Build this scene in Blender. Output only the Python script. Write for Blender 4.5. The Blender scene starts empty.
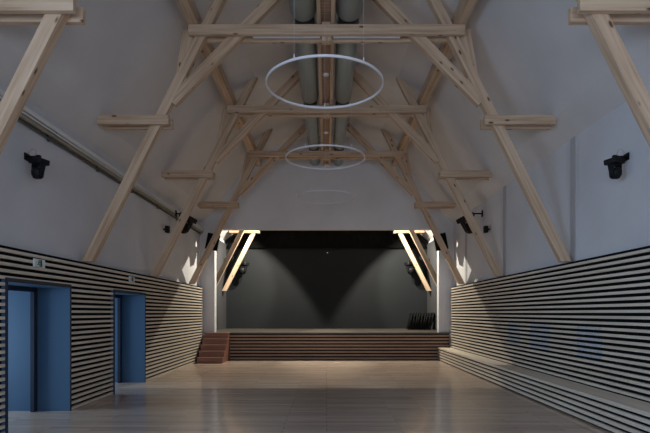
import bpy, bmesh, math, random
from mathutils import Vector, Matrix
random.seed(4)
SC = bpy.context.scene
COL = SC.collection
CAMZ = 1.58
def Z(h): return h + CAMZ

# ------------------------------------------------------------------ materials
def new_mat(name):
    m = bpy.data.materials.new(name); m.use_nodes = True
    nt = m.node_tree
    return m, nt, nt.nodes['Principled BSDF']
def plain(name, rgb, rough=0.5, metal=0.0, spec=0.5, emit=None, es=0.0):
    m, nt, b = new_mat(name)
    b.inputs['Base Color'].default_value = (*rgb, 1)
    b.inputs['Roughness'].default_value = rough
    b.inputs['Metallic'].default_value = metal
    b.inputs['Specular IOR Level'].default_value = spec
    if emit:
        b.inputs['Emission Color'].default_value = (*emit, 1)
        b.inputs['Emission Strength'].default_value = es
    # faint procedural unevenness
    tc = nt.nodes.new('ShaderNodeTexCoord'); n = nt.nodes.new('ShaderNodeTexNoise')
    n.inputs['Scale'].default_value = 6; n.inputs['Detail'].default_value = 3
    mp = nt.nodes.new('ShaderNodeMapRange')
    mp.inputs['To Min'].default_value = max(0.02, rough-0.06); mp.inputs['To Max'].default_value = min(1, rough+0.06)
    nt.links.new(tc.outputs['Object'], n.inputs['Vector'])
    nt.links.new(n.outputs['Fac'], mp.inputs['Value'])
    nt.links.new(mp.outputs['Result'], b.inputs['Roughness'])
    return m
def ramp(nt, stops):
    r = nt.nodes.new('ShaderNodeValToRGB')
    el = r.color_ramp.elements
    el[0].position, el[0].color = stops[0][0], (*stops[0][1], 1)
    el[1].position, el[1].color = stops[-1][0], (*stops[-1][1], 1)
    for p, c in stops[1:-1]:
        e = el.new(p); e.color = (*c, 1)
    return r
def timber(name, lo, mid, hi, knots=True, rough=0.62):
    """sawn timber; grain runs along local X"""
    m, nt, b = new_mat(name); L = nt.links
    tc = nt.nodes.new('ShaderNodeTexCoord'); info = nt.nodes.new('ShaderNodeObjectInfo')
    off = nt.nodes.new('ShaderNodeVectorMath'); off.operation = 'SCALE'; off.inputs[0].default_value = (37, 11, 23)
    L.new(info.outputs['Random'], off.inputs['Scale'])
    add = nt.nodes.new('ShaderNodeVectorMath'); add.operation = 'ADD'
    L.new(tc.outputs['Object'], add.inputs[0]); L.new(off.outputs['Vector'], add.inputs[1])
    mp = nt.nodes.new('ShaderNodeMapping'); mp.inputs['Scale'].default_value = (0.7, 14, 14)
    L.new(add.outputs['Vector'], mp.inputs['Vector'])
    n = nt.nodes.new('ShaderNodeTexNoise'); n.inputs['Scale'].default_value = 1.6; n.inputs['Detail'].default_value = 5
    L.new(mp.outputs['Vector'], n.inputs['Vector'])
    r = ramp(nt, [(0.3, lo), (0.5, mid), (0.72, hi)])
    L.new(n.outputs['Fac'], r.inputs['Fac'])
    out = r.outputs['Color']
    if knots:
        mk = nt.nodes.new('ShaderNodeMapping'); mk.inputs['Scale'].default_value = (2.6, 6.5, 6.5)
        L.new(add.outputs['Vector'], mk.inputs['Vector'])
        v = nt.nodes.new('ShaderNodeTexVoronoi'); v.inputs['Scale'].default_value = 1.0
        L.new(mk.outputs['Vector'], v.inputs['Vector'])
        kr = nt.nodes.new('ShaderNodeMapRange')
        kr.inputs['From Min'].default_value = 0.08; kr.inputs['From Max'].default_value = 0.15
        L.new(v.outputs['Distance'], kr.inputs['Value'])
        mx = nt.nodes.new('ShaderNodeMixRGB'); mx.inputs['Color1'].default_value = (lo[0]*.3, lo[1]*.24, lo[2]*.2, 1)
        L.new(kr.outputs['Result'], mx.inputs['Fac']); L.new(out, mx.inputs['Color2'])
        out = mx.outputs['Color']
    L.new(out, b.inputs['Base Color'])
    b.inputs['Roughness'].default_value = rough
    b.inputs['Specular IOR Level'].default_value = 0.3
    return m
def plaster(name, rgb, amt=0.06):
    m, nt, b = new_mat(name); L = nt.links
    tc = nt.nodes.new('ShaderNodeTexCoord')
    n = nt.nodes.new('ShaderNodeTexNoise'); n.inputs['Scale'].default_value = 0.9; n.inputs['Detail'].default_value = 6
    L.new(tc.outputs['Object'], n.inputs['Vector'])
    r = ramp(nt, [(0.3, tuple(c*(1-amt) for c in rgb)), (0.7, tuple(min(1, c*(1+amt)) for c in rgb))])
    L.new(n.outputs['Fac'], r.inputs['Fac']); L.new(r.outputs['Color'], b.inputs['Base Color'])
    n2 = nt.nodes.new('ShaderNodeTexNoise'); n2.inputs['Scale'].default_value = 60
    L.new(tc.outputs['Object'], n2.inputs['Vector'])
    bp = nt.nodes.new('ShaderNodeBump'); bp.inputs['Strength'].default_value = 0.08; bp.inputs['Distance'].default_value = 0.01
    L.new(n2.outputs['Fac'], bp.inputs['Height']); L.new(bp.outputs['Normal'], b.inputs['Normal'])
    b.inputs['Roughness'].default_value = 0.85; b.inputs['Specular IOR Level'].default_value = 0.2
    return m
def parquet(name):
    m, nt, b = new_mat(name); L = nt.links
    tc = nt.nodes.new('ShaderNodeTexCoord')
    br = nt.nodes.new('ShaderNodeTexBrick')
    br.inputs['Scale'].default_value = 1.0
    br.inputs['Brick Width'].default_value = 1.6; br.inputs['Row Height'].default_value = 0.13
    br.inputs['Mortar Size'].default_value = 0.0025; br.inputs['Bias'].default_value = 0.0
    br.offset = 0.37
    br.inputs['Color1'].default_value = (0.44, 0.345, 0.28, 1)
    br.inputs['Color2'].default_value = (0.56, 0.45, 0.37, 1)
    br.inputs['Mortar'].default_value = (0.10, 0.075, 0.055, 1)
    L.new(tc.outputs['Object'], br.inputs['Vector'])
    mp = nt.nodes.new('ShaderNodeMapping'); mp.inputs['Scale'].default_value = (1.0, 22, 1)
    L.new(tc.outputs['Object'], mp.inputs['Vector'])
    n = nt.nodes.new('ShaderNodeTexNoise'); n.inputs['Scale'].default_value = 2; n.inputs['Detail'].default_value = 5
    L.new(mp.outputs['Vector'], n.inputs['Vector'])
    r = ramp(nt, [(0.3, (0.86, 0.84, 0.83)), (0.7, (1.12, 1.12, 1.12))])
    L.new(n.outputs['Fac'], r.inputs['Fac'])
    mx = nt.nodes.new('ShaderNodeMixRGB'); mx.blend_type = 'MULTIPLY'; mx.inputs['Fac'].default_value = 1
    L.new(br.outputs['Color'], mx.inputs['Color1']); L.new(r.outputs['Color'], mx.inputs['Color2'])
    L.new(mx.outputs['Color'], b.inputs['Base Color'])
    rr = nt.nodes.new('ShaderNodeMapRange'); rr.inputs['To Min'].default_value = 0.11; rr.inputs['To Max'].default_value = 0.24
    L.new(n.outputs['Fac'], rr.inputs['Value']); L.new(rr.outputs['Result'], b.inputs['Roughness'])
    b.inputs['Specular IOR Level'].default_value = 0.5
    return m
def glass(name, tint):
    m, nt, b = new_mat(name); L = nt.links
    nt.nodes.remove(b)
    out = [n for n in nt.nodes if n.type == 'OUTPUT_MATERIAL'][0]
    t = nt.nodes.new('ShaderNodeBsdfTransparent'); t.inputs['Color'].default_value = (*tint, 1)
    g = nt.nodes.new('ShaderNodeBsdfGlossy'); g.inputs['Roughness'].default_value = 0.05
    mx = nt.nodes.new('ShaderNodeMixShader'); mx.inputs['Fac'].default_value = 0.05
    L.new(t.outputs['BSDF'], mx.inputs[1]); L.new(g.outputs['BSDF'], mx.inputs[2])
    L.new(mx.outputs['Shader'], out.inputs['Surface'])
    return m

M = {}
M['spruce'] = timber('spruce_timber', (0.40, 0.27, 0.175), (0.53, 0.38, 0.262), (0.62, 0.465, 0.335))
M['slat'] = timber('slat_timber', (0.57, 0.505, 0.42), (0.67, 0.60, 0.51), (0.75, 0.68, 0.585), knots=False, rough=0.5)
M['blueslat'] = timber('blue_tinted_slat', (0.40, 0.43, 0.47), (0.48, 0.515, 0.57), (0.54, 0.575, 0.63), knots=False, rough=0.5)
M['stage_slat'] = timber('stage_slat_timber', (0.24, 0.155, 0.105), (0.32, 0.21, 0.145), (0.38, 0.26, 0.185), knots=False, rough=0.5)  # same wood as the wall slats, with the stage front's shade in its colour
M['redwood'] = timber('red_brown_board', (0.185, 0.085, 0.058), (0.25, 0.118, 0.082), (0.31, 0.15, 0.108), knots=False, rough=0.5)
M['backing'] = plain('black_felt_backing', (0.006, 0.006, 0.007), 0.95, spec=0.1)
M['wall'] = plaster('white_wall_plaster', (0.64, 0.645, 0.68))
M['ceiling'] = plaster('white_roof_plaster', (0.64, 0.62, 0.62))
M['stage_dark'] = plaster('dark_grey_stage_paint', (0.0155, 0.017, 0.0195))
M['stage_side'] = plaster('grey_stage_side', (0.05, 0.05, 0.055))
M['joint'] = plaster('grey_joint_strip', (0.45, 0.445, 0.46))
M['floor'] = parquet('wood_strip_floor')
M['deck'] = timber('stage_deck_board', (0.055, 0.045, 0.038), (0.075, 0.063, 0.052), (0.095, 0.08, 0.066), knots=False, rough=0.45)
M['blue'] = plain('blue_paint', (0.046, 0.105, 0.190), 0.45)
M['paleblue'] = plain('pale_blue_paint', (0.22, 0.42, 0.60), 0.6)
M['navy'] = plain('dark_blue_frame', (0.010, 0.018, 0.040), 0.4)
M['black'] = plain('black_plastic', (0.005, 0.005, 0.006), 0.6, spec=0.25)
M['blackcloth'] = plain('black_molton_cloth', (0.006, 0.006, 0.006), 0.95, spec=0.1)
M['greycloth'] = plain('grey_curtain_cloth', (0.09, 0.092, 0.10), 0.9, spec=0.1)
M['duct'] = plain('galvanised_duct', (0.30, 0.335, 0.33), 0.45, 0.3)
M['ductrim'] = plain('dark_duct_collar', (0.06, 0.06, 0.06), 0.5, 0.4)
M['steel'] = plain('brushed_steel', (0.5, 0.5, 0.5), 0.35, 0.9)
M['traymetal'] = plain('pale_tray_metal', (0.75, 0.75, 0.74), 0.5, 0.0)
M['pipe'] = plain('tan_conduit', (0.38, 0.35, 0.28), 0.45, 0.3)
M['pipedark'] = plain('dark_conduit', (0.10, 0.10, 0.095), 0.5, 0.3)
M['white'] = plain('white_powder_coat', (0.70, 0.70, 0.75), 0.4)
M['signw'] = plain('sign_face', (0.62, 0.70, 0.70), 0.4)
M['signg'] = plain('sign_pictogram', (0.02, 0.06, 0.06), 0.5)
M['lens'] = plain('lens_glass', (0.03, 0.03, 0.035), 0.08)
M['glass'] = glass('door_glass', (0.78, 0.90, 0.97))
M['led'] = plain('pilot_led', (0.9, 0.8, 0.7), 0.4, emit=(1, 0.85, 0.65), es=1.0)

# ------------------------------------------------------------------ mesh helpers
def bm_box(bm, lo, hi, mi=0):
    x0, y0, z0 = lo; x1, y1, z1 = hi
    v = [bm.verts.new(p) for p in ((x0,y0,z0),(x1,y0,z0),(x1,y1,z0),(x0,y1,z0),(x0,y0,z1),(x1,y0,z1),(x1,y1,z1),(x0,y1,z1))]
    for f in ((0,3,2,1),(4,5,6,7),(0,1,5,4),(1,2,6,5),(2,3,7,6),(3,0,4,7)):
        fc = bm.faces.new([v[i] for i in f]); fc.material_index = mi
def bm_prism(bm, poly, y0, y1, axis='y'):
    """poly in (x,z) extruded along y (or (y,z) along x, (x,y) along z)"""
    def P(a, b, c):
        return {'y': (a, c, b), 'x': (c, a, b), 'z': (a, b, c)}[axis]
    A = [bm.verts.new(P(a, b, y0)) for a, b in poly]; B = [bm.verts.new(P(a, b, y1)) for a, b in poly]
    n = len(poly)
    bm.faces.new(A); bm.faces.new(B[::-1])
    for i in range(n): bm.faces.new((A[i], B[i], B[(i+1) % n], A[(i+1) % n]))
def bm_tube(bm, p, q, r0, r1=None, n=16, caps=True):
    r1 = r0 if r1 is None else r1
    p, q = Vector(p), Vector(q); d = (q-p).normalized()
    u = d.orthogonal().normalized(); w = d.cross(u)
    A, B = [], []
    for i in range(n):
        a = 2*math.pi*i/n; o = u*math.cos(a)+w*math.sin(a)
        A.append(bm.verts.new(p+o*r0)); B.append(bm.verts.new(q+o*r1))
    for i in range(n):
        f = bm.faces.new((A[i], A[(i+1) % n], B[(i+1) % n], B[i])); f.smooth = True
    if caps: bm.faces.new(A[::-1]); bm.faces.new(B)
def bm_lathe(bm, prof, axis='y', n=24, center=(0,0,0)):
    """prof: (t, r) along axis"""
    c = Vector(center); rings = []
    for t, r in prof:
        ring = []
        for i in range(n):
            a = 2*math.pi*i/n; ca, sa = r*math.cos(a), r*math.sin(a)
            p = {'y': (ca, t, sa), 'z': (ca, sa, t), 'x': (t, ca, sa)}[axis]
            ring.append(bm.verts.new(c+Vector(p)))
        rings.append(ring)
    for k in range(len(rings)-1):
        for i in range(n):
            f = bm.faces.new((rings[k][i], rings[k][(i+1) % n], rings[k+1][(i+1) % n], rings[k+1][i])); f.smooth = True
    bm.faces.new(rings[0]); bm.faces.new(rings[-1][::-1])
def bm_torus(bm, R, prof, n=96):
    """closed profile of (dr, dz) swept round Z"""
    rings = []
    for i in range(n):
        a = 2*math.pi*i/n
        rings.append([bm.verts.new(((R+dr)*math.cos(a), (R+dr)*math.sin(a), dz)) for dr, dz in prof])
    k = len(prof)
    for i in range(n):
        for j in range(k):
            bm.faces.new((rings[i][j], rings[(i+1) % n][j], rings[(i+1) % n][(j+1) % k], rings[i][(j+1) % k]))
def link(name, bm, mats, parent=None, bevel=0.0, loc=None):
    bmesh.ops.recalc_face_normals(bm, faces=bm.faces)
    me = bpy.data.meshes.new(name); bm.to_mesh(me); bm.free()
    for mm in (mats if isinstance(mats, (list, tuple)) else [mats]): me.materials.append(mm)
    o = bpy.data.objects.new(name, me); COL.objects.link(o)
    if parent: o.parent = parent
    if loc: o.location = loc
    if bevel:
        b = o.modifiers.new('bevel', 'BEVEL'); b.width = bevel; b.segments = 2; b.limit_method = 'ANGLE'
    return o
def box(name, lo, hi, mat, parent=None, bevel=0.0):
    """box whose origin is its centre (so object-space textures differ)"""
    c = [(a+b)/2 for a, b in zip(lo, hi)]
    bm = bmesh.new(); bm_box(bm, [a-k for a, k in zip(lo, c)], [b-k for b, k in zip(hi, c)])
    return link(name, bm, mat, parent, bevel, c)
def beam(name, p, q, w, t, mat, parent=None, bevel=0.008, cut0=0.0, cut1=0.0):
    """timber from p to q (local x = length); w = width in the truss plane, t = thickness across it (world y).
    cut0/cut1 shear the ends so they can be cut level or plumb"""
    p, q = Vector(p), Vector(q); d = (q-p); Ln = d.length; d.normalize()
    y = Vector((0, 1, 0))
    if abs(d.dot(y)) > 0.99: y = Vector((1, 0, 0))
    zz = d.cross(y).normalized(); y = zz.cross(d).normalized()
    bm = bmesh.new()
    h, k = w/2, t/2
    v = [bm.verts.new(c) for c in ((-cut0,-k,-h),(Ln-cut1,-k,-h),(Ln-cut1,k,-h),(-cut0,k,-h),(cut0,-k,h),(Ln+cut1,-k,h),(Ln+cut1,k,h),(cut0,k,h))]
    for f in ((0,3,2,1),(4,5,6,7),(0,1,5,4),(1,2,6,5),(2,3,7,6),(3,0,4,7)): bm.faces.new([v[i] for i in f])
    o = link(name, bm, mat, parent, bevel)
    mat4 = Matrix((d, y, zz)).transposed().to_4x4(); mat4.translation = p
    o.matrix_basis = mat4
    return o
def tag(o, label, cat, group=None, kind=None):
    o['label'] = label; o['category'] = cat
    if group: o['group'] = group
    if kind: o['kind'] = kind
    return o
def thing(name, label, cat, loc=(0,0,0), group=None, rz=0.0):
    o = bpy.data.objects.new(name, None); COL.objects.link(o)
    o.empty_display_size = 0.2; o.location = loc; o.rotation_euler = (0, 0, rz)
    return tag(o, label, cat, group)
def struct(o):
    o['kind'] = 'structure'; return o
def copy_tree(o, parent=None):
    c = o.copy(); COL.objects.link(c)
    if parent: c.parent = parent
    for ch in list(KIDS.get(o.name, [])) or [x for x in bpy.data.objects if x.parent == o]:
        copy_tree(ch, c)
    return c
KIDS = {}

# ------------------------------------------------------------------ dimensions
WC = 4.15            # face of the slat cladding
WU = 4.30            # face of the plastered wall above
SLT = 0.88           # cladding top (above the camera)
EAVE = 3.05
YE0, YE1 = 17.45, 17.75   # end wall with the stage opening
YB = 21.8            # back of the stage
YR = -4.0            # rear wall behind the camera
OPX, OPH = 3.80, 2.845
STZ = 0.92
ROOF = [(4.30, 3.05), (3.93, 3.36), (2.55, 5.22), (1.72, 5.66), (0.6, 5.98), (0.0, 6.06)]
DOORS = [(6.68, 8.30), (10.05, 11.72)]
DZ = 1.985           # door head height

# ------------------------------------------------------------------ room shell
struct(box('floor', (-4.6, YR, -0.2), (4.6, YE1+0.3, 0), M['floor']))
SW, SZ = (-0.6, 3.2), (2.50, 4.2)     # unseen side window added beside the camera, above the cladding, for bluish fill
def wall_side(name, s, mat):
    bm = bmesh.new(); x0, x1 = sorted((s*WU, s*(WU+0.30)))
    if s < 0:
        ys = [SW[1]+.031] + [v for d in DOORS for v in d] + [YB+0.3]
        bm_box(bm, (x0, YR-0.3, -0.2), (x1, SW[0], Z(EAVE)+0.25)); bm_box(bm, (x0, SW[0], -0.2), (x1, SW[1]+.062, SZ[0])); bm_box(bm, (x0, SW[0], SZ[1]), (x1, SW[1]+.062, Z(EAVE)+0.25))
        for a, b in zip(ys[0::2], ys[1::2]): bm_box(bm, (x0, a+.031, -0.2), (x1, b-.031, Z(EAVE)+0.25))
        for a, b in DOORS: bm_box(bm, (x0, a-.031, DZ+.031), (x1, b+.031, Z(EAVE)+0.25))
    else:
        bm_box(bm, (x0, YR-0.3, -0.2), (x1, YB+0.3, Z(EAVE)+0.25))
    return struct(link(name, bm, mat))
wall_side('wall_left', -1, M['wall']); wall_side('wall_right', 1, M['wall'])
# sloping plastered ceiling following the roof, a shell 0.2 thick
bm = bmesh.new()
inner = [(x, Z(h)) for x, h in ROOF]; prof = [(-x, z) for x, z in inner] + [(x, z) for x, z in inner[::-1][1:]]
outer = [(x*1.0 + (0.25 if x > 0 else -0.25 if x < 0 else 0), z+0.25) for x, z in prof]
for y0, y1 in [(YR-0.3, YB+0.3)]:
    A = [bm.verts.new((x, y0, z)) for x, z in prof]; B = [bm.verts.new((x, y1, z)) for x, z in prof]
    A2 = [bm.verts.new((x, y0, z)) for x, z in outer]; B2 = [bm.verts.new((x, y1, z)) for x, z in outer]
    n = len(prof)
    for i in range(n-1):
        bm.faces.new((A[i], A[i+1], B[i+1], B[i])); bm.faces.new((A2[i], B2[i], B2[i+1], A2[i+1]))
        bm.faces.new((A[i], A2[i], A2[i+1], A[i+1])); bm.faces.new((B[i], B[i+1], B2[i+1], B2[i]))
    bm.faces.new((A[0], B[0], B2[0], A2[0])); bm.faces.new((A[-1], A2[-1], B2[-1], B[-1]))
struct(link('ceiling', bm, M['ceiling']))
# end wall with the stage opening
bm = bmesh.new()
top = Z(OPH)
poly = [(-4.45, top), (4.45, top), (4.45, Z(3.05))] + [(x+0.08, z) for x, z in inner[1:-1]] + [(0, inner[-1][1]+0.1)] + [(-x-0.08, z) for x, z in inner[1:-1][::-1]] + [(-4.45, Z(3.05))]
bm_prism(bm, poly, YE0, YE1)
for s in (-1, 1):
    a, b = sorted((s*OPX, s*4.45)); bm_box(bm, (a, YE0, STZ+.001), (b, YE1, top))
struct(link('wall_end', bm, M['wall']))
bm = bmesh.new()  # unseen dark slab added to stop light bouncing onto the nearer stage truss
bm_prism(bm, [(-4.29, top+.001), (4.29, top+.001), (4.29, Z(3.04))] + [(x-.01, z-.01) for x, z in inner[1:-1]] + [(0, inner[-1][1]-.01)] + [(-x+.01, z-.01) for x, z in inner[1:-1][::-1]] + [(-4.29, Z(3.04))], YE1+.001, YE1+.02)
for s in (-1, 1):
    a, b = sorted((s*OPX, s*4.24)); bm_box(bm, (a, YE1+.001, STZ+.001), (b, YE1+.02, top))
struct(link('wall_stage_front', bm, M['stage_dark']))
# rear wall behind the camera, with three unseen windows added for cool fill light
bm = bmesh.new()
WINX = [(-3.3, -1.5), (-0.9, 0.9), (1.5, 3.3)]; WZ0, WZ1 = 0.9, 3.6
xs = [-4.6] + [v for w in WINX for v in w] + [4.6]
for a, b in zip(xs[0::2], xs[1::2]): bm_box(bm, (a, YR-0.3, -0.2), (b, YR, WZ1))
for a, b in WINX: bm_box(bm, (a, YR-0.3, -0.2), (b, YR, WZ0))
bm_prism(bm, [(-4.5, WZ1), (4.5, WZ1), (4.5, Z(3.1)), (2.7, Z(5.28)), (1.75, Z(5.74)), (0, Z(6.15)), (-1.75, Z(5.74)), (-2.7, Z(5.28)), (-4.5, Z(3.1))], YR-0.3, YR)
struct(link('wall_rear', bm, M['wall']))
for i, (a, b) in enumerate(WINX):
    bm = bmesh.new(); f = 0.07
    for lo, hi in (((a, YR-0.2, WZ0), (a+f, YR-0.1, WZ1)), ((b-f, YR-0.2, WZ0), (b, YR-0.1, WZ1)), ((a+f, YR-0.2, WZ0), (b-f, YR-0.1, WZ0+f)), ((a+f, YR-0.2, WZ1-f), (b-f, YR-0.1, WZ1)), (((a+b)/2-.03, YR-0.2, WZ0+f), ((a+b)/2+.03, YR-0.1, WZ1-f))):
        bm_box(bm, lo, hi)
    struct(link('window_%d' % (i+1), bm, M['white']))
bm = bmesh.new(); f = 0.07
for lo, hi in (((-4.5, SW[0], SZ[0]), (-4.42, SW[0]+f, SZ[1])), ((-4.5, SW[1]-f, SZ[0]), (-4.42, SW[1], SZ[1])), ((-4.5, SW[0]+f, SZ[0]), (-4.42, SW[1]-f, SZ[0]+f)), ((-4.5, SW[0]+f, SZ[1]-f), (-4.42, SW[1]-f, SZ[1])), ((-4.5, 1.27, SZ[0]+f), (-4.42, 1.33, SZ[1]-f))):
    bm_box(bm, lo, hi)
struct(link('window_6', bm, M['white']))
# stage box
struct(box('wall_stage_back', (-4.6, YB, 0), (4.6, YB+0.3, Z(6.4)), M['stage_dark']))
for s, nm in ((-1, 'wall_stage_left'), (1, 'wall_stage_right')):
    a, b = sorted((s*(WU-0.002), s*(WU-0.05))); struct(box(nm, (a, YE1+.002, STZ+.002), (b, YB-.002, Z(2.9)), M['stage_side']))
# thin grey strips painting the shade beside each right-hand truss foot
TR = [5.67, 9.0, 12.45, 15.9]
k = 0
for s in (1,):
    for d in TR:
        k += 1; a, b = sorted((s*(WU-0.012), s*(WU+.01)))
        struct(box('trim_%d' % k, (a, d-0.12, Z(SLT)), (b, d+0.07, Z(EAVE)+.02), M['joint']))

# ------------------------------------------------------------------ slat cladding
PITCH, SLH = 0.0868, 0.040
def slat_rows(z0, z1, pitch=PITCH): 
    n = round((z1-z0)/pitch); p = (z1-z0)/n
    return [z1-(i+1)*p for i in range(n)]
def cladding(s, label):
    root = thing('slat_cladding', label, 'wall cladding', (s*WC, 10, 0))
    L = Vector((s*WC, 10, 0))
    y0, y1 = 0.0, YE0-.11
    holes = DOORS if s < 0 else []
    bm = bmesh.new(); bb = bmesh.new()
    xa, xb = sorted((0.0, s*0.049)); ba, bb_ = sorted((s*0.050, s*0.148))
    segs = []
    ys = [y0] + [v for d in holes for v in d] + [y1]
    for a, b in zip(ys[0::2], ys[1::2]): bm_box(bb, (ba, a+.031-L.y, 0), (bb_, b-.031-L.y, Z(SLT)-.002))
    for a, b in holes: bm_box(bb, (ba, a-.031-L.y, DZ+.031), (bb_, b+.031-L.y, Z(SLT)-.002))
    zbot = 0.006
    for z in slat_rows(zbot, Z(SLT)):
        if z+SLH > DZ or not holes: bm_box(bm, (xa, y0-L.y, z), (xb, y1-L.y-.01, z+SLH))
        else:
            for a, b in zip(ys[0::2], ys[1::2]): bm_box(bm, (xa, a+.031-L.y, z), (xb, b-L.y-.031, z+SLH))
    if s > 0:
        for a, b in ((7.76, 8.54), (9.57, 10.51), (11.06, 11.79)):  # patches of blue doorway daylight painted as slat facings
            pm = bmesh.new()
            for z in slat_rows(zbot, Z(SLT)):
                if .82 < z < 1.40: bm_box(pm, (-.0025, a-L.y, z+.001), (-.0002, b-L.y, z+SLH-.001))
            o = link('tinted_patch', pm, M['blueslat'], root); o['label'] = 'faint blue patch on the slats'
    link('slats', bm, M['slat_y'], root); link('backing_board', bb, M['backing'], root)
    return root
# slats along the side walls run along y: a copy of the timber whose grain follows y
def grain(src, name, scale):
    m = M[src].copy(); m.name = name
    for n in m.node_tree.nodes:
        if n.type == 'MAPPING': n.inputs['Scale'].default_value = scale
    return m
M['slat_y'] = grain('slat', 'slat_timber_lengthwise', (14, 0.5, 14))
cladding(-1, 'horizontal timber slat cladding on the left wall around the blue doorways')
cladding(1, 'horizontal timber slat cladding on the right wall above the long bench')

# bench along the right wall
bx = 3.735; bz = 0.425; by0, by1 = 1.0, 17.32
root = thing('wall_bench', 'long built-in bench with slatted front along the right wall', 'bench', ((bx+WC)/2, 9, 0))
L = Vector(root.location)
bm = bmesh.new(); bm_box(bm, (bx-0.01-L.x, by0-L.y, bz-0.05), (WC-.004-L.x, by1-L.y, bz)); link('bench_top', bm, M['slat_y'], root, 0.004)
bm = bmesh.new()
for i in range(4): bm_box(bm, (bx-L.x, by0-L.y, 0.028+i*0.0868), (bx+0.035-L.x, by1-L.y, 0.028+i*0.0868+SLH+.008))
link('front_slats', bm, M['slat_y'], root)
bm = bmesh.new(); bm_box(bm, (bx+.037-L.x, by0-L.y, 0), (WC-.004-L.x, by1-L.y, bz-0.051)); link('bench_body', bm, M['backing'], root)

# ------------------------------------------------------------------ stage
root = thing('stage_platform', 'raised stage platform with dark slatted front at the far end', 'stage', (0, 17.34, 0))
bm = bmesh.new(); bm_box(bm, (-WC+.01, 0.0, STZ-0.05), (WC-.01, 0.10, STZ)); bm_box(bm, (-OPX+.005, 0.10, STZ-0.05), (OPX-.005, 0.415, STZ)); bm_box(bm, (-4.24, 0.415, STZ-.05), (4.24, YB-17.34-.005, STZ)); link('stage_deck', bm, M['deck'], root)
bm = bmesh.new(); p = 0.108
for i in range(8): bm_box(bm, (-WC+.01, 0.012, 0.02+i*p), (WC-.01, 0.045, 0.02+i*p+0.062))
link('front_slats', bm, M['stage_slat'], root)
bm = bmesh.new(); bm_box(bm, (-WC+.01, 0.047, 0), (WC-.01, 0.098, STZ-.052)); link('backing_board', bm, M['backing'], root)

root = thing('stage_steps', 'red-brown wooden steps up to the left end of the stage', 'steps', (-3.665, 16.74, 0))
hw = 0.40; rise = STZ/5
bm = bmesh.new(); 
prof = [(0.595, 0.0)]
for i in range(5):
    y = -0.45+i*0.255-0.15; prof += [(y, i*rise), (y, (i+1)*rise-0.035)]
pf = []
pts = [(-0.60, 0), (0.595, 0), (0.595, STZ-.036)]
for i in range(4, -1, -1):
    y = -0.60+i*0.24; pts += [(y, (i+1)*rise-.036)] + ([(y, i*rise-.036)] if i else [])
bm_prism(bm, pts, -hw, hw, 'x'); link('step_body', bm, M['redwood'], root)
for i in range(5):
    y = -0.60+i*0.24; y2 = y+0.24 if i < 4 else 0.595
    bm = bmesh.new(); bm_box(bm, (-hw-.012, y-0.025, (i+1)*rise-.035), (hw+.012, y2-.001, (i+1)*rise)); link('tread', bm, M['redwood'], root, 0.004)

# black border drape above the back wall of the stage
def drape(name, label, x0, x1, y, z0, z1, amp, n, mat, cat, topk=1.0):
    bm = bmesh.new(); cols = []
    N = n*8
    for i in range(N+1):
        t = i/N; x = x0+(x1-x0)*t; yy = amp*math.sin(t*n*2*math.pi)
        cols.append((bm.verts.new((x-(x0+x1)/2, yy, 0)), bm.verts.new(((x-(x0+x1)/2)*topk, yy*0.7, z1-z0))))
    for a, b in zip(cols, cols[1:]): f = bm.faces.new((a[0], b[0], b[1], a[1])); f.smooth = True
    o = link(name, bm, mat, None, 0, ((x0+x1)/2, y, z0))
    sd = o.modifiers.new('thick', 'SOLIDIFY'); sd.thickness = 0.012
    return tag(o, label, cat)
drape('stage_border', 'black cloth border hanging across the top of the stage back wall', -4.2, 4.2, YB-0.12, Z(2.74), Z(3.62), 0.012, 34, M['blackcloth'], 'curtain', 0.875)
for s, w in ((-1, 'left'), (1, 'right')):
    a, b = sorted((s*3.87, s*4.17))
    drape('stage_curtain', 'narrow grey curtain gathered behind the %s edge of the stage opening' % w, a, b, YE1+0.16, STZ+0.01, Z(2.55), 0.06, 4, M['greycloth'], 'curtain')

# ------------------------------------------------------------------ trusses
GT = 'timber roof trusses across the hall'
def make_truss(label):
    r = thing('roof_truss', label, 'roof truss', (0, 0, Z(0)), GT)
    S = M['spruce']
    for s in (-1, 1):
        # leaning leg, from the cladding ledge up through the collar to the ridge
        foot = Vector((s*4.165, 0, SLT+.012)); colr = Vector((s*2.17, 0, 4.86)); ridge = foot.lerp(colr, 1.245)
        d = (ridge-foot).normalized()
        beam('leg', foot, ridge, 0.165, 0.14, S, r, cut0=0.082*abs(d.x)/abs(d.z)*s)
        # short double tie clamped on both faces of the leg
        for k, yy in ((0, -0.108), (1, 0.108)):
            beam('tie_board', (s*2.72, yy, 3.33), (s*3.95, yy, 3.33), 0.165, 0.074, S, r, 0.006)
        # raking brace from the leg to the ridge
        a = Vector((s*2.70, 0.0, 3.67)); b = Vector((s*0.46, 0.0, 5.97))
        beam('brace', a, b, 0.18, 0.125, S, r)
        # slim plumb spandrel board outside the leg
        beam('spandrel_board', (s*2.56, 0.02, 4.02), (s*2.40, 0.02, 4.93), 0.20, 0.11, S, r)
    for yy in (-0.118, 0.118):
        beam('collar_beam', (-2.38, yy, 4.875), (2.38, yy, 4.875), 0.175, 0.08, S, r)
    beam('king_post', (0, 0, 4.72), (0, 0, 6.04), 0.17, 0.15, S, r)
    return r
LABS = ['timber truss nearest the camera, only its lower legs and tie boards in the frame corners',
        'timber truss with the big collar beam across the top of the picture',
        'second full timber truss, its collar beam crossing behind the nearest ring light',
        'timber truss just before the stage wall, its collar beam behind the middle ring light',
        'timber truss just inside the stage opening, its legs dim against the stage light',
        'brightly lit timber truss deep on the stage, in front of the dark back wall']
proto = make_truss(LABS[0]); kids = [o for o in bpy.data.objects if o.parent == proto]
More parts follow.
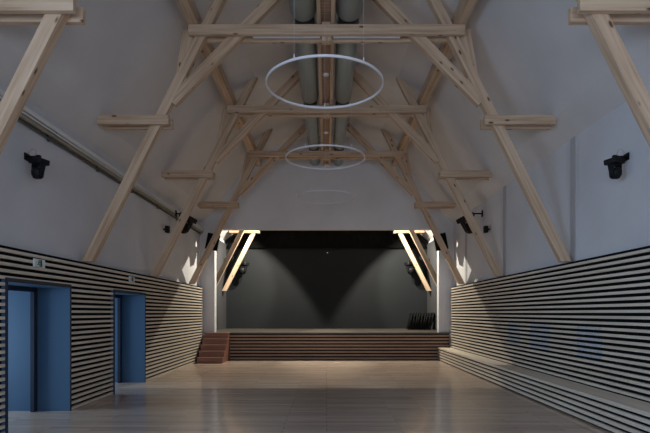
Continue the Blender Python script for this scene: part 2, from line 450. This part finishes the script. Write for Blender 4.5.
for d, lab in zip(TR + [18.85, 20.95], LABS):
    if lab == LABS[0]: r = proto
    else:
        r = proto.copy(); COL.objects.link(r)
        for c in kids:
            cc = c.copy(); COL.objects.link(cc); cc.parent = r
    r.location.y = d; r['label'] = lab

# longitudinal purlins and ridge beam
for s, w in ((-1, 'left'), (1, 'right')):
    o = beam('purlin', (s*2.30, -3.9, Z(5.085)), (s*2.30, YE0-.002, Z(5.085)), 0.235, 0.18, M['spruce'])
    tag(o, 'long timber purlin on the %s ends of the collar beams' % w, 'beam', 'long roof timbers')
root = thing('ridge_beam', 'double timber centre beam running lengthwise between the two ducts', 'beam', (-0.015, 0, Z(4.969)), 'long roof timbers')
for s in (-1, 1):
    beam('side_beam', (s*0.118, -3.9, 0.12), (s*0.118, YE0-.002, 0.12), 0.23, 0.064, M['spruce'], root)
bm = bmesh.new(); bm_box(bm, (-0.085, -3.9, 0.08), (0.085, YE0-.002, 0.2)); o = link('recessed_board', bm, M['stage_slat'], root)
for d, w in ((10.9, 'seen through the nearest ring light'), (14.4, 'between the second and third collar beams')):
    o = None
    bm = bmesh.new(); bm_lathe(bm, [(-0.024, 0.05), (-0.016, 0.07), (-0.001, 0.074), (0.0, 0.074)], 'z', 20)
    o = link('smoke_detector', bm, M['white'], None, 0, (-.015, d, Z(5.0485))); tag(o, 'small round white detector under the centre beam, %s' % w, 'smoke detector', 'detectors under the centre beam')

# ventilation ducts lying on the collar beams
for s, w in ((-1, 'left'), (1, 'right')):
    root = thing('ventilation_duct', 'round grey ventilation duct running along the roof on the %s of the centre beam' % w, 'duct', (s*0.392-.008, 0, Z(4.97)), 'ducts along the roof')
    radii = [.228, .228, .203, .172, .158]
    cuts = [-3.9] + [t-0.35 for t in TR[0:4]]
    for i, t in enumerate(TR):
        r = radii[i]
        y0 = -3.9 if i == 0 else TR[i-1]+0.16
        y1 = t-0.16
        bm = bmesh.new(); bm_lathe(bm, [(y0, r*.86), (y0+.05, r), (y1-.05, r), (y1, r*.86)], 'y', 28, (0, 0, r)); link('duct_section', bm, M['duct'], root)
        bm = bmesh.new(); bm_lathe(bm, [(y1+.001, r*.80), (t+0.159, r*.80)], 'y', 28, (0, 0, r)); link('duct_connector', bm, M['ductrim'], root)
    r = radii[-1]
    bm = bmesh.new(); bm_lathe(bm, [(TR[-1]+.16, r*.86), (TR[-1]+.21, r), (YE0-.002, r)], 'y', 28, (0, 0, r)); link('duct_section', bm, M['duct'], root)

# linear lights in the slot of the big collar beam
for s, w in ((-1, 'left'), (1, 'right')):
    a, b = sorted((s*0.11, s*1.28))
    o = box('linear_light', (a, 8.94, Z(4.792)), (b, 8.995, Z(4.85)), M['white'], None, .006)
    tag(o, 'slim white linear light in the %s half of the big collar beam slot' % w, 'light', 'linear lights in the collar beam')

# ------------------------------------------------------------------ ring lights
RP = [(-0.032, -0.03), (0.032, -0.03), (0.032, 0.03), (-0.032, 0.03)]
for d, lab in ((7.5, 'nearest and largest white ring light hanging under the roof'), (11.05, 'middle white ring light, partly in front of the far collar beam'), (14.8, 'farthest ring light, faint against the stage wall')):
    root = thing('ring_light', lab, 'light', (-0.03, d, Z(3.325)), 'ring lights')
    bm = bmesh.new(); bm_torus(bm, 0.845, [(-0.010, -0.015), (0.010, -0.015), (0.010, 0.015), (-0.010, 0.015)], 112); link('ring', bm, M['white'], root)
    for deg in (242, 308, 90):
        a = math.radians(deg); x, y = 0.845*math.cos(a), 0.845*math.sin(a)
        zt = 4.972 - 3.325 + (0.0 if deg != 90 else 0.075)
        bm = bmesh.new(); bm_tube(bm, (x, y, 0.019), (x, y, 0.07), 0.009, n=8); bm_tube(bm, (x, y, 0.07), (x, y, zt), 0.0012, n=6); link('suspension_wire', bm, M['white'], root)

# ------------------------------------------------------------------ doors
for i, (a, b) in enumerate(DOORS):
    r = bpy.data.objects.new('door_%d' % (i+1), None); COL.objects.link(r); r.location = (-4.70, (a+b)/2, 0); struct(r)
    L = Vector(r.location); xb = -4.72
    def lb(bm, lo, hi): bm_box(bm, [p-q for p, q in zip(lo, L)], [p-q for p, q in zip(hi, L)])
    bm = bmesh.new()
    lb(bm, (xb, a-.03, 0.0), (-WC+.012, a, DZ+.03)); lb(bm, (xb, b, 0.0), (-WC+.012, b+.03, DZ+.03)); lb(bm, (xb, a, DZ), (-WC+.012, b, DZ+.03))
    o = link('reveal', bm, M['blue'], r)
    bm = bmesh.new()
    lb(bm, (-WC+.001, a-.035, 0), (-WC+.02, a-.001, DZ+.055)); lb(bm, (-WC+.001, b+.001, 0), (-WC+.02, b+.035, DZ+.055)); lb(bm, (-WC+.001, a-.001, DZ+.001), (-WC+.02, b+.001, DZ+.055))
    link('edge_trim', bm, M['navy'], r)
    bm = bmesh.new(); f = 0.10
    mid = (a+b)/2
    lb(bm, (xb, a, 0), (xb+.06, a+f, DZ)); lb(bm, (xb, b-f, 0), (xb+.06, b, DZ)); lb(bm, (xb, a+f, DZ-f*.7), (xb+.06, b-f, DZ))
    link('door_frame', bm, M['navy'], r)
    # the leaf stands open at a right angle into the lobby, along its near wall
    bm = bmesh.new(); lb(bm, (xb-.90, a+.06, .01), (xb-.01, a+.105, DZ-.01)); leaf = link('door_leaf', bm, M['blue'], r)
    bm = bmesh.new(); bm_tube(bm, Vector((xb-.84, a+.15, 1.05))-L, Vector((xb-.70, a+.15, 1.05))-L, .011, n=10); bm_tube(bm, Vector((xb-.84, a+.106, 1.05))-L, Vector((xb-.84, a+.15, 1.05))-L, .011, n=10)
    link('lever_handle', bm, M['steel'], leaf)
    # lobby behind the doorway
    bm = bmesh.new(); x0, x1 = -6.7, xb-.001
    bm_box(bm, (x0, b, -.1), (x1, b+.1, 2.4)); bm_box(bm, (x0, a-.1, -.1), (x1, a, 2.4)); bm_box(bm, (x0-.1, a-.1, -.1), (x0, b+.1, 0.25)); bm_box(bm, (x0-.1, a-.1, 2.15), (x0, b+.1, 2.4)); bm_box(bm, (x0-.1, a-.1, .25), (x0, a+.2, 2.15)); bm_box(bm, (x0-.1, b-.2, .25), (x0, b+.1, 2.15))
    bm_box(bm, (x0, a, 2.3), (x1, b, 2.4)); bm_box(bm, (x1-.0, a-.1, DZ+.031), (-4.601, b+.1, 2.4))
    struct(link('wall_lobby', bm, M['blue']))
    bm = bmesh.new(); bm_box(bm, (x0, a, -.1), (-4.601, b, 0)); struct(link('floor_lobby', bm, M['floor']))
    bm = bmesh.new(); bm_box(bm, (x0-.06, a+.2, .25), (x0-.045, b-.2, 2.15)); struct(link('window_%d' % (i+4), bm, M['glass']))

# ------------------------------------------------------------------ exit signs
def exit_sign(y, label):
    root = thing('exit_sign', label, 'sign', (-WC+.002, y, Z(0.715)), 'escape signs above the doorways')
    bm = bmesh.new(); bm_box(bm, (0, -.14, -.058), (.022, .14, .058)); link('sign_plate', bm, M['signw'], root, .003)
    # pictogram lies on the plate; viewed from inside the hall +y is to the right
    bm = bmesh.new(); x0, x1 = .0222, .0245
    def poly(pts): bm_prism(bm, [(p-.004, q*.92) for p, q in pts], x0, x1, 'x')
    poly([(.012,-.052),(.058,-.052),(.058,.052),(.012,.052)])      # doorway
    def limb(p, q, w):
        p, q = Vector(p), Vector(q); d = (q-p).normalized(); n = Vector((-d.y, d.x))*w
        poly([tuple(p+n), tuple(q+n), tuple(q-n), tuple(p-n)])
    poly([(-.012+.011*math.cos(t*math.pi/5), .040+.011*math.sin(t*math.pi/5)) for t in range(10)])
    limb((-.018,.028), (-.028,-.008), .010); limb((-.024,-.006), (-.004,-.022), .006); limb((-.004,-.022), (-.010,-.050), .005)
    limb((-.028,-.006), (-.046,-.026), .006); limb((-.046,-.026), (-.064,-.024), .005)
    limb((-.016,.022), (.004,.006), .005); limb((-.022,.024), (-.042,.012), .005)
    link('running_figure', bm, M['signg'], root)
exit_sign(7.41, 'escape sign on the slats above the nearer blue doorway')
exit_sign(10.93, 'escape sign on the slats above the farther blue doorway')

# ------------------------------------------------------------------ cable tray under the left eaves
root = thing('cable_trunking', 'metal cable tray with pipes running under the left eaves', 'cable tray', (-WU, 6, Z(2.71)))
y0, y1 = -9.9, YE0-6-.02
bm = bmesh.new(); bm_box(bm, (.004, y0, 0.06), (.14, y1, .075)); bm_box(bm, (.004, y0, .075), (.012, y1, .12)); bm_box(bm, (.132, y0, .03), (.14, y1, .15)); link('tray', bm, M['traymetal'], root)
bm = bmesh.new(); bm_tube(bm, (.09, y0, .02), (.09, y1, .02), .034, n=14); link('pipe', bm, M['pipe'], root)
bm = bmesh.new(); bm_tube(bm, (.04, y0, -.035), (.04, y1, -.035), .022, n=12); link('pipe', bm, M['pipedark'], root)
for d in [i*1.7-3.2 for i in range(8)]:
    bm = bmesh.new(); bm_box(bm, (.003, d, -.07), (.012, d+.04, .059)); bm_box(bm, (.012, d, .0545), (.145, d+.04, .0595)); bm_box(bm, (.012, d, -.07), (.13, d+.04, -.058)); link('bracket', bm, M['pipedark'], root)

# ------------------------------------------------------------------ stage and effect lights
def moving_head(label, loc, s, scale=1.0, tilt=0.35, roll=0.0, arm=0.2, group='black moving-head spotlights'):
    """hangs from an arm that reaches outwards (sign s) to the wall; base on top, head in a yoke below"""
    root = thing('moving_head_light', label, 'spotlight', loc, group); k = scale
    R = Matrix.Rotation(roll, 4, 'Y') @ Matrix.Rotation(0.5*s, 4, 'Z')
    def fin(name, bm, mat, parent, bev=0.0, mat4=R):
        bmesh.ops.transform(bm, matrix=mat4, verts=bm.verts); return link(name, bm, mat, parent, bev)
    bm = bmesh.new()
    b = [(-.16,-.08),(-.13,-.11),(.13,-.11),(.16,-.08),(.16,.08),(.13,.11),(-.13,.11),(-.16,.08)]
    bm_prism(bm, [(x*k, y*k) for x, y in b], 0.0*k, .085*k, 'z'); fin('base', bm, M['black'], root, .012*k)
    bm = bmesh.new()
    bm_box(bm, (-.125*k, -.05*k, -.035*k), (.125*k, .05*k, -.002*k))
    for sx in (-1, 1):
        a, c = sorted((sx*.125*k, sx*.10*k)); bm_prism(bm, [(-.05*k, -.03*k), (.05*k, -.03*k), (.035*k, -.19*k), (-.035*k, -.19*k)], a, c, 'x')
    yoke = fin('yoke', bm, M['black'], root, .005*k)
    T = R @ Matrix.Translation((0, 0, -.150*k)) @ Matrix.Rotation(tilt, 4, 'X')
    bm = bmesh.new()
    bm_lathe(bm, [(-.098*k, .05*k), (-.085*k, .078*k), (-.02*k, .098*k), (.03*k, .098*k), (.07*k, .085*k), (.09*k, .055*k)], 'z', 20)
    head = fin('head', bm, M['black'], root, 0, T)
    bm = bmesh.new(); bm_lathe(bm, [(-.104*k, .045*k), (-.0981*k, .047*k)], 'z', 20); fin('lens', bm, M['lens'], head, 0, T)
    bm = bmesh.new(); bm_box(bm, (-.03*k, -.03*k, .086*k), (.03*k, .03*k, .15*k))
    bm_tube(bm, (0, 0, .12*k), (s*arm, 0, .12*k), .02, n=10); a, c = sorted((s*arm, s*(arm-.015))); bm_box(bm, (a, -.06, .06*k), (c, .06, .18*k))
    link('wall_bracket', bm, M['black'], root)
    bm = bmesh.new(); bm_torus(bm, .05, [(-.003,-.003),(.003,-.003),(.003,.003),(-.003,.003)], 20)
    bmesh.ops.transform(bm, matrix=Matrix.Translation((s*arm*.55, .02, .2*k)) @ Matrix.Rotation(math.pi/2, 4, 'X'), verts=bm.verts); link('safety_cable', bm, M['steel'], root)
    return root
xl = 4.12
moving_head('black moving-head spotlight on the left wall nearest the camera', (-xl, 7.37, Z(2.13)), -1, .84, .25, .14, WU-xl-.003)
moving_head('black moving-head spotlight on the right wall nearest the camera', (xl, 7.37, Z(2.13)), 1, .84, .25, -.1, WU-xl-.003)
moving_head('black moving-head spotlight on the left wall behind the second truss leg', (-3.85, 14.2, Z(2.56)), -1, 1.5, .6, .45, 4.16-3.85)
moving_head('black moving-head spotlight on the right wall behind the second truss leg', (3.85, 14.2, Z(2.56)), 1, 1.5, .6, -.45, WU-3.85-.003)
moving_head('black spotlight hanging at the left side of the stage', (-3.47, 21.3, Z(1.98)), -1, 1.5, .3, .1, WU-.05-3.47-.003)
moving_head('black spotlight hanging at the right side of the stage', (3.47, 21.3, Z(1.98)), 1, 1.5, .3, -.1, WU-.05-3.47-.003)
for s, w in ((-1, 'left'), (1, 'right')):
    root = thing('wall_speaker', 'tiny black loudspeaker on the %s wall beside the second truss leg' % w, 'speaker', (s*4.19, 13.55, Z(2.20)), 'tiny wall speakers')
    bm = bmesh.new(); bm_box(bm, (-.05, -.07, -.09), (.05, .07, .09)); link('cabinet', bm, M['black'], root, .012)
    bm = bmesh.new(); a, c = sorted((s*.05, s*.108)); bm_box(bm, (a, -.02, -.02), (c, .02, .02)); link('wall_bracket', bm, M['black'], root)
    # PA loudspeakers on the end wall
    root = thing('loudspeaker', 'black loudspeaker cabinet on the stage wall, upper %s of the opening' % w, 'speaker', (s*3.76, 17.128, Z(2.36)), 'loudspeakers beside the stage opening')
    bm = bmesh.new(); bm_prism(bm, [(-.21,-.17),(.21,-.17),(.15,.15),(-.15,.15)], -.27, .27, 'z')
    T = Matrix.Rotation(-.22*s, 4, 'Y') @ Matrix.Rotation(.10, 4, 'X')
    bmesh.ops.transform(bm, matrix=T, verts=bm.verts); link('cabinet', bm, M['black'], root, .012)
    bm = bmesh.new(); bm_box(bm, (-.19, -.182, -.25), (.19, -.1702, .25)); bmesh.ops.transform(bm, matrix=T, verts=bm.verts); link('grille', bm, M['blackcloth'], root)
    bm = bmesh.new(); a, c = sorted((s*.05, s*.15)); bm_box(bm, (a, .12, -.05), (c, .318, .05)); link('wall_bracket', bm, M['black'], root)

# small pilot light on the stage back wall
bm = bmesh.new(); bm_lathe(bm, [(-.02, .01), (-.014, .017), (0, .018)], 'y', 16)
tag(link('pilot_light', bm, M['led'], None, 0, (0.03, YB-.002, Z(2.55))), 'tiny glowing light high in the middle of the stage back wall', 'light')

# ------------------------------------------------------------------ black chairs pushed together on the stage
def make_chair(label):
    # a folded chair: everything in one slim upright slab (local x = thin way, y = width, z = up)
    r = thing('folding_chair', label, 'chair', (0, 0, 0), 'folded black chairs leaning in a row on the stage')
    bm = bmesh.new(); bm_box(bm, (-.018, -.19, .16), (.018, .19, .54)); link('seat', bm, M['blackcloth'], r, .012)
    bm = bmesh.new(); n = 6; vs = []
    for i in range(n+1):
        y = -.20+.40*i/n; xb = .03*(1-(y/.20)**2)-.01
        vs.append([bm.verts.new(c) for c in ((xb, y, .56), (xb, y, .715), (xb+.022, y, .715), (xb+.022, y, .56))])
    for p, q in zip(vs, vs[1:]):
        for j in range(4): bm.faces.new((p[j], q[j], q[(j+1) % 4], p[(j+1) % 4]))
    bm.faces.new(vs[0]); bm.faces.new(vs[-1][::-1]); link('backrest', bm, M['blackcloth'], r)
    for sy in (-1, 1):
        bm = bmesh.new(); bm_tube(bm, (-.008, sy*.215, .004), (.008, sy*.215, .72), .013, n=8); link('back_upright', bm, M['black'], r)
        bm = bmesh.new(); bm_tube(bm, (.022, sy*.185, .006), (.026, sy*.185, .50), .012, n=8); link('leg', bm, M['black'], r)
    for z in (.06, .12):
        bm = bmesh.new(); bm_tube(bm, (0, -.205, z), (0, .205, z), .009, n=8); link('cross_bar', bm, M['black'], r)
    return r
ch = make_chair('x'); kids = [o for o in bpy.data.objects if o.parent == ch]
ORD = ['leftmost of', 'second from the left of', 'third from the left of', 'fourth from the left of', 'middle one of', 'fourth from the right of', 'third from the right of', 'second from the right of', 'rightmost of']
for i, w in enumerate(ORD):
    if i == 0: r = ch
    else:
        r = ch.copy(); COL.objects.link(r)
        for c in kids: cc = c.copy(); COL.objects.link(cc); cc.parent = r
    r.location = (3.20+i*0.102, 20.3, STZ+.006); r.rotation_euler = (0, math.radians(11+((i*7) % 3)*1.2), 0)
    r.scale = (1.35, 1.0, (.93, .97, .95)[(i*5) % 3])
    r['label'] = w + ' the nine folded black chairs on the stage'

# ------------------------------------------------------------------ lights
def area(name, loc, rot, sx, sy, power, col, spread=math.pi):
    l = bpy.data.lights.new(name, 'AREA'); l.shape = 'RECTANGLE'; l.size = sx; l.size_y = sy; l.energy = power; l.color = col; l.spread = spread
    o = bpy.data.objects.new(name, l); COL.objects.link(o); o.location = loc; o.rotation_euler = rot; return o
for i, (a, b) in enumerate(WINX):  # cool fill set in the added rear windows
    area('window_daylight', ((a+b)/2, YR-.06, (WZ0+WZ1)/2), (math.radians(90), 0, 0), b-a-.1, WZ1-WZ0-.1, 104, (0.76, 0.86, 1.0))
area('side_window_daylight', (-4.36, (SW[0]+SW[1])/2, (SZ[0]+SZ[1])/2), (0, math.radians(-90), 0), SZ[1]-SZ[0]-.1, SW[1]-SW[0]-.1, 175, (0.43, 0.67, 1.0))  # bluish fill set in the added side window
for a, b in DOORS:
    area('lobby_daylight', (-6.69, (a+b)/2, 1.2), (0, math.radians(-90), 0), 1.85, b-a-.45, 60, (0.62, 0.82, 1.0))
for sx in (-1, 1):
    l = bpy.data.lights.new('stage_lamp', 'SPOT'); l.energy = 1300; l.color = (1.0, 0.93, 0.76); l.shadow_soft_size = 0.012
    l.spot_size = math.radians(137); l.spot_blend = 0.18
    o = bpy.data.objects.new('stage_lamp', l); COL.objects.link(o); o.location = (sx*1.6, 19.25, Z(3.79))
    o.rotation_euler = Vector((sx*.75, -.15, -1)).to_track_quat('-Z', 'Y').to_euler()
for sx in (-1, 1):  # extra spots added to brighten the legs of the deep truss
    l = bpy.data.lights.new('truss_spot', 'SPOT'); l.energy = 560; l.color = (1.0, 0.95, 0.80); l.shadow_soft_size = 0.04
    l.spot_size = math.radians(64); l.spot_blend = 0.5
    o = bpy.data.objects.new('truss_spot', l); COL.objects.link(o); o.location = (sx*2.1, 19.1, Z(3.3))
    o.rotation_euler = (Vector((sx*3.45, 20.9, Z(1.75)))-Vector(o.location)).to_track_quat('-Z', 'Y').to_euler()
w = bpy.data.worlds.new('world'); SC.world = w; w.use_nodes = True
w.node_tree.nodes['Background'].inputs['Color'].default_value = (0.5, 0.6, 0.75, 1); w.node_tree.nodes['Background'].inputs['Strength'].default_value = 0.3

# ------------------------------------------------------------------ camera
cam = bpy.data.cameras.new('camera'); cam.sensor_width = 36; cam.lens = 515/650*36
cam.shift_x = -1.7/650; cam.shift_y = 96.5/650; cam.clip_start = 0.05
co = bpy.data.objects.new('camera', cam); COL.objects.link(co); co.location = (0, 0, CAMZ); co.rotation_euler = (math.pi/2, 0, 0)
SC.camera = co
SC.view_settings.view_transform = 'Standard'; SC.view_settings.look = 'None'; SC.view_settings.gamma = 1.0
SC.view_settings.use_curve_mapping = False; SC.view_settings.exposure = 0.0
SC.cycles.use_denoising = True
SC.cycles.max_bounces = 8; SC.cycles.diffuse_bounces = 6
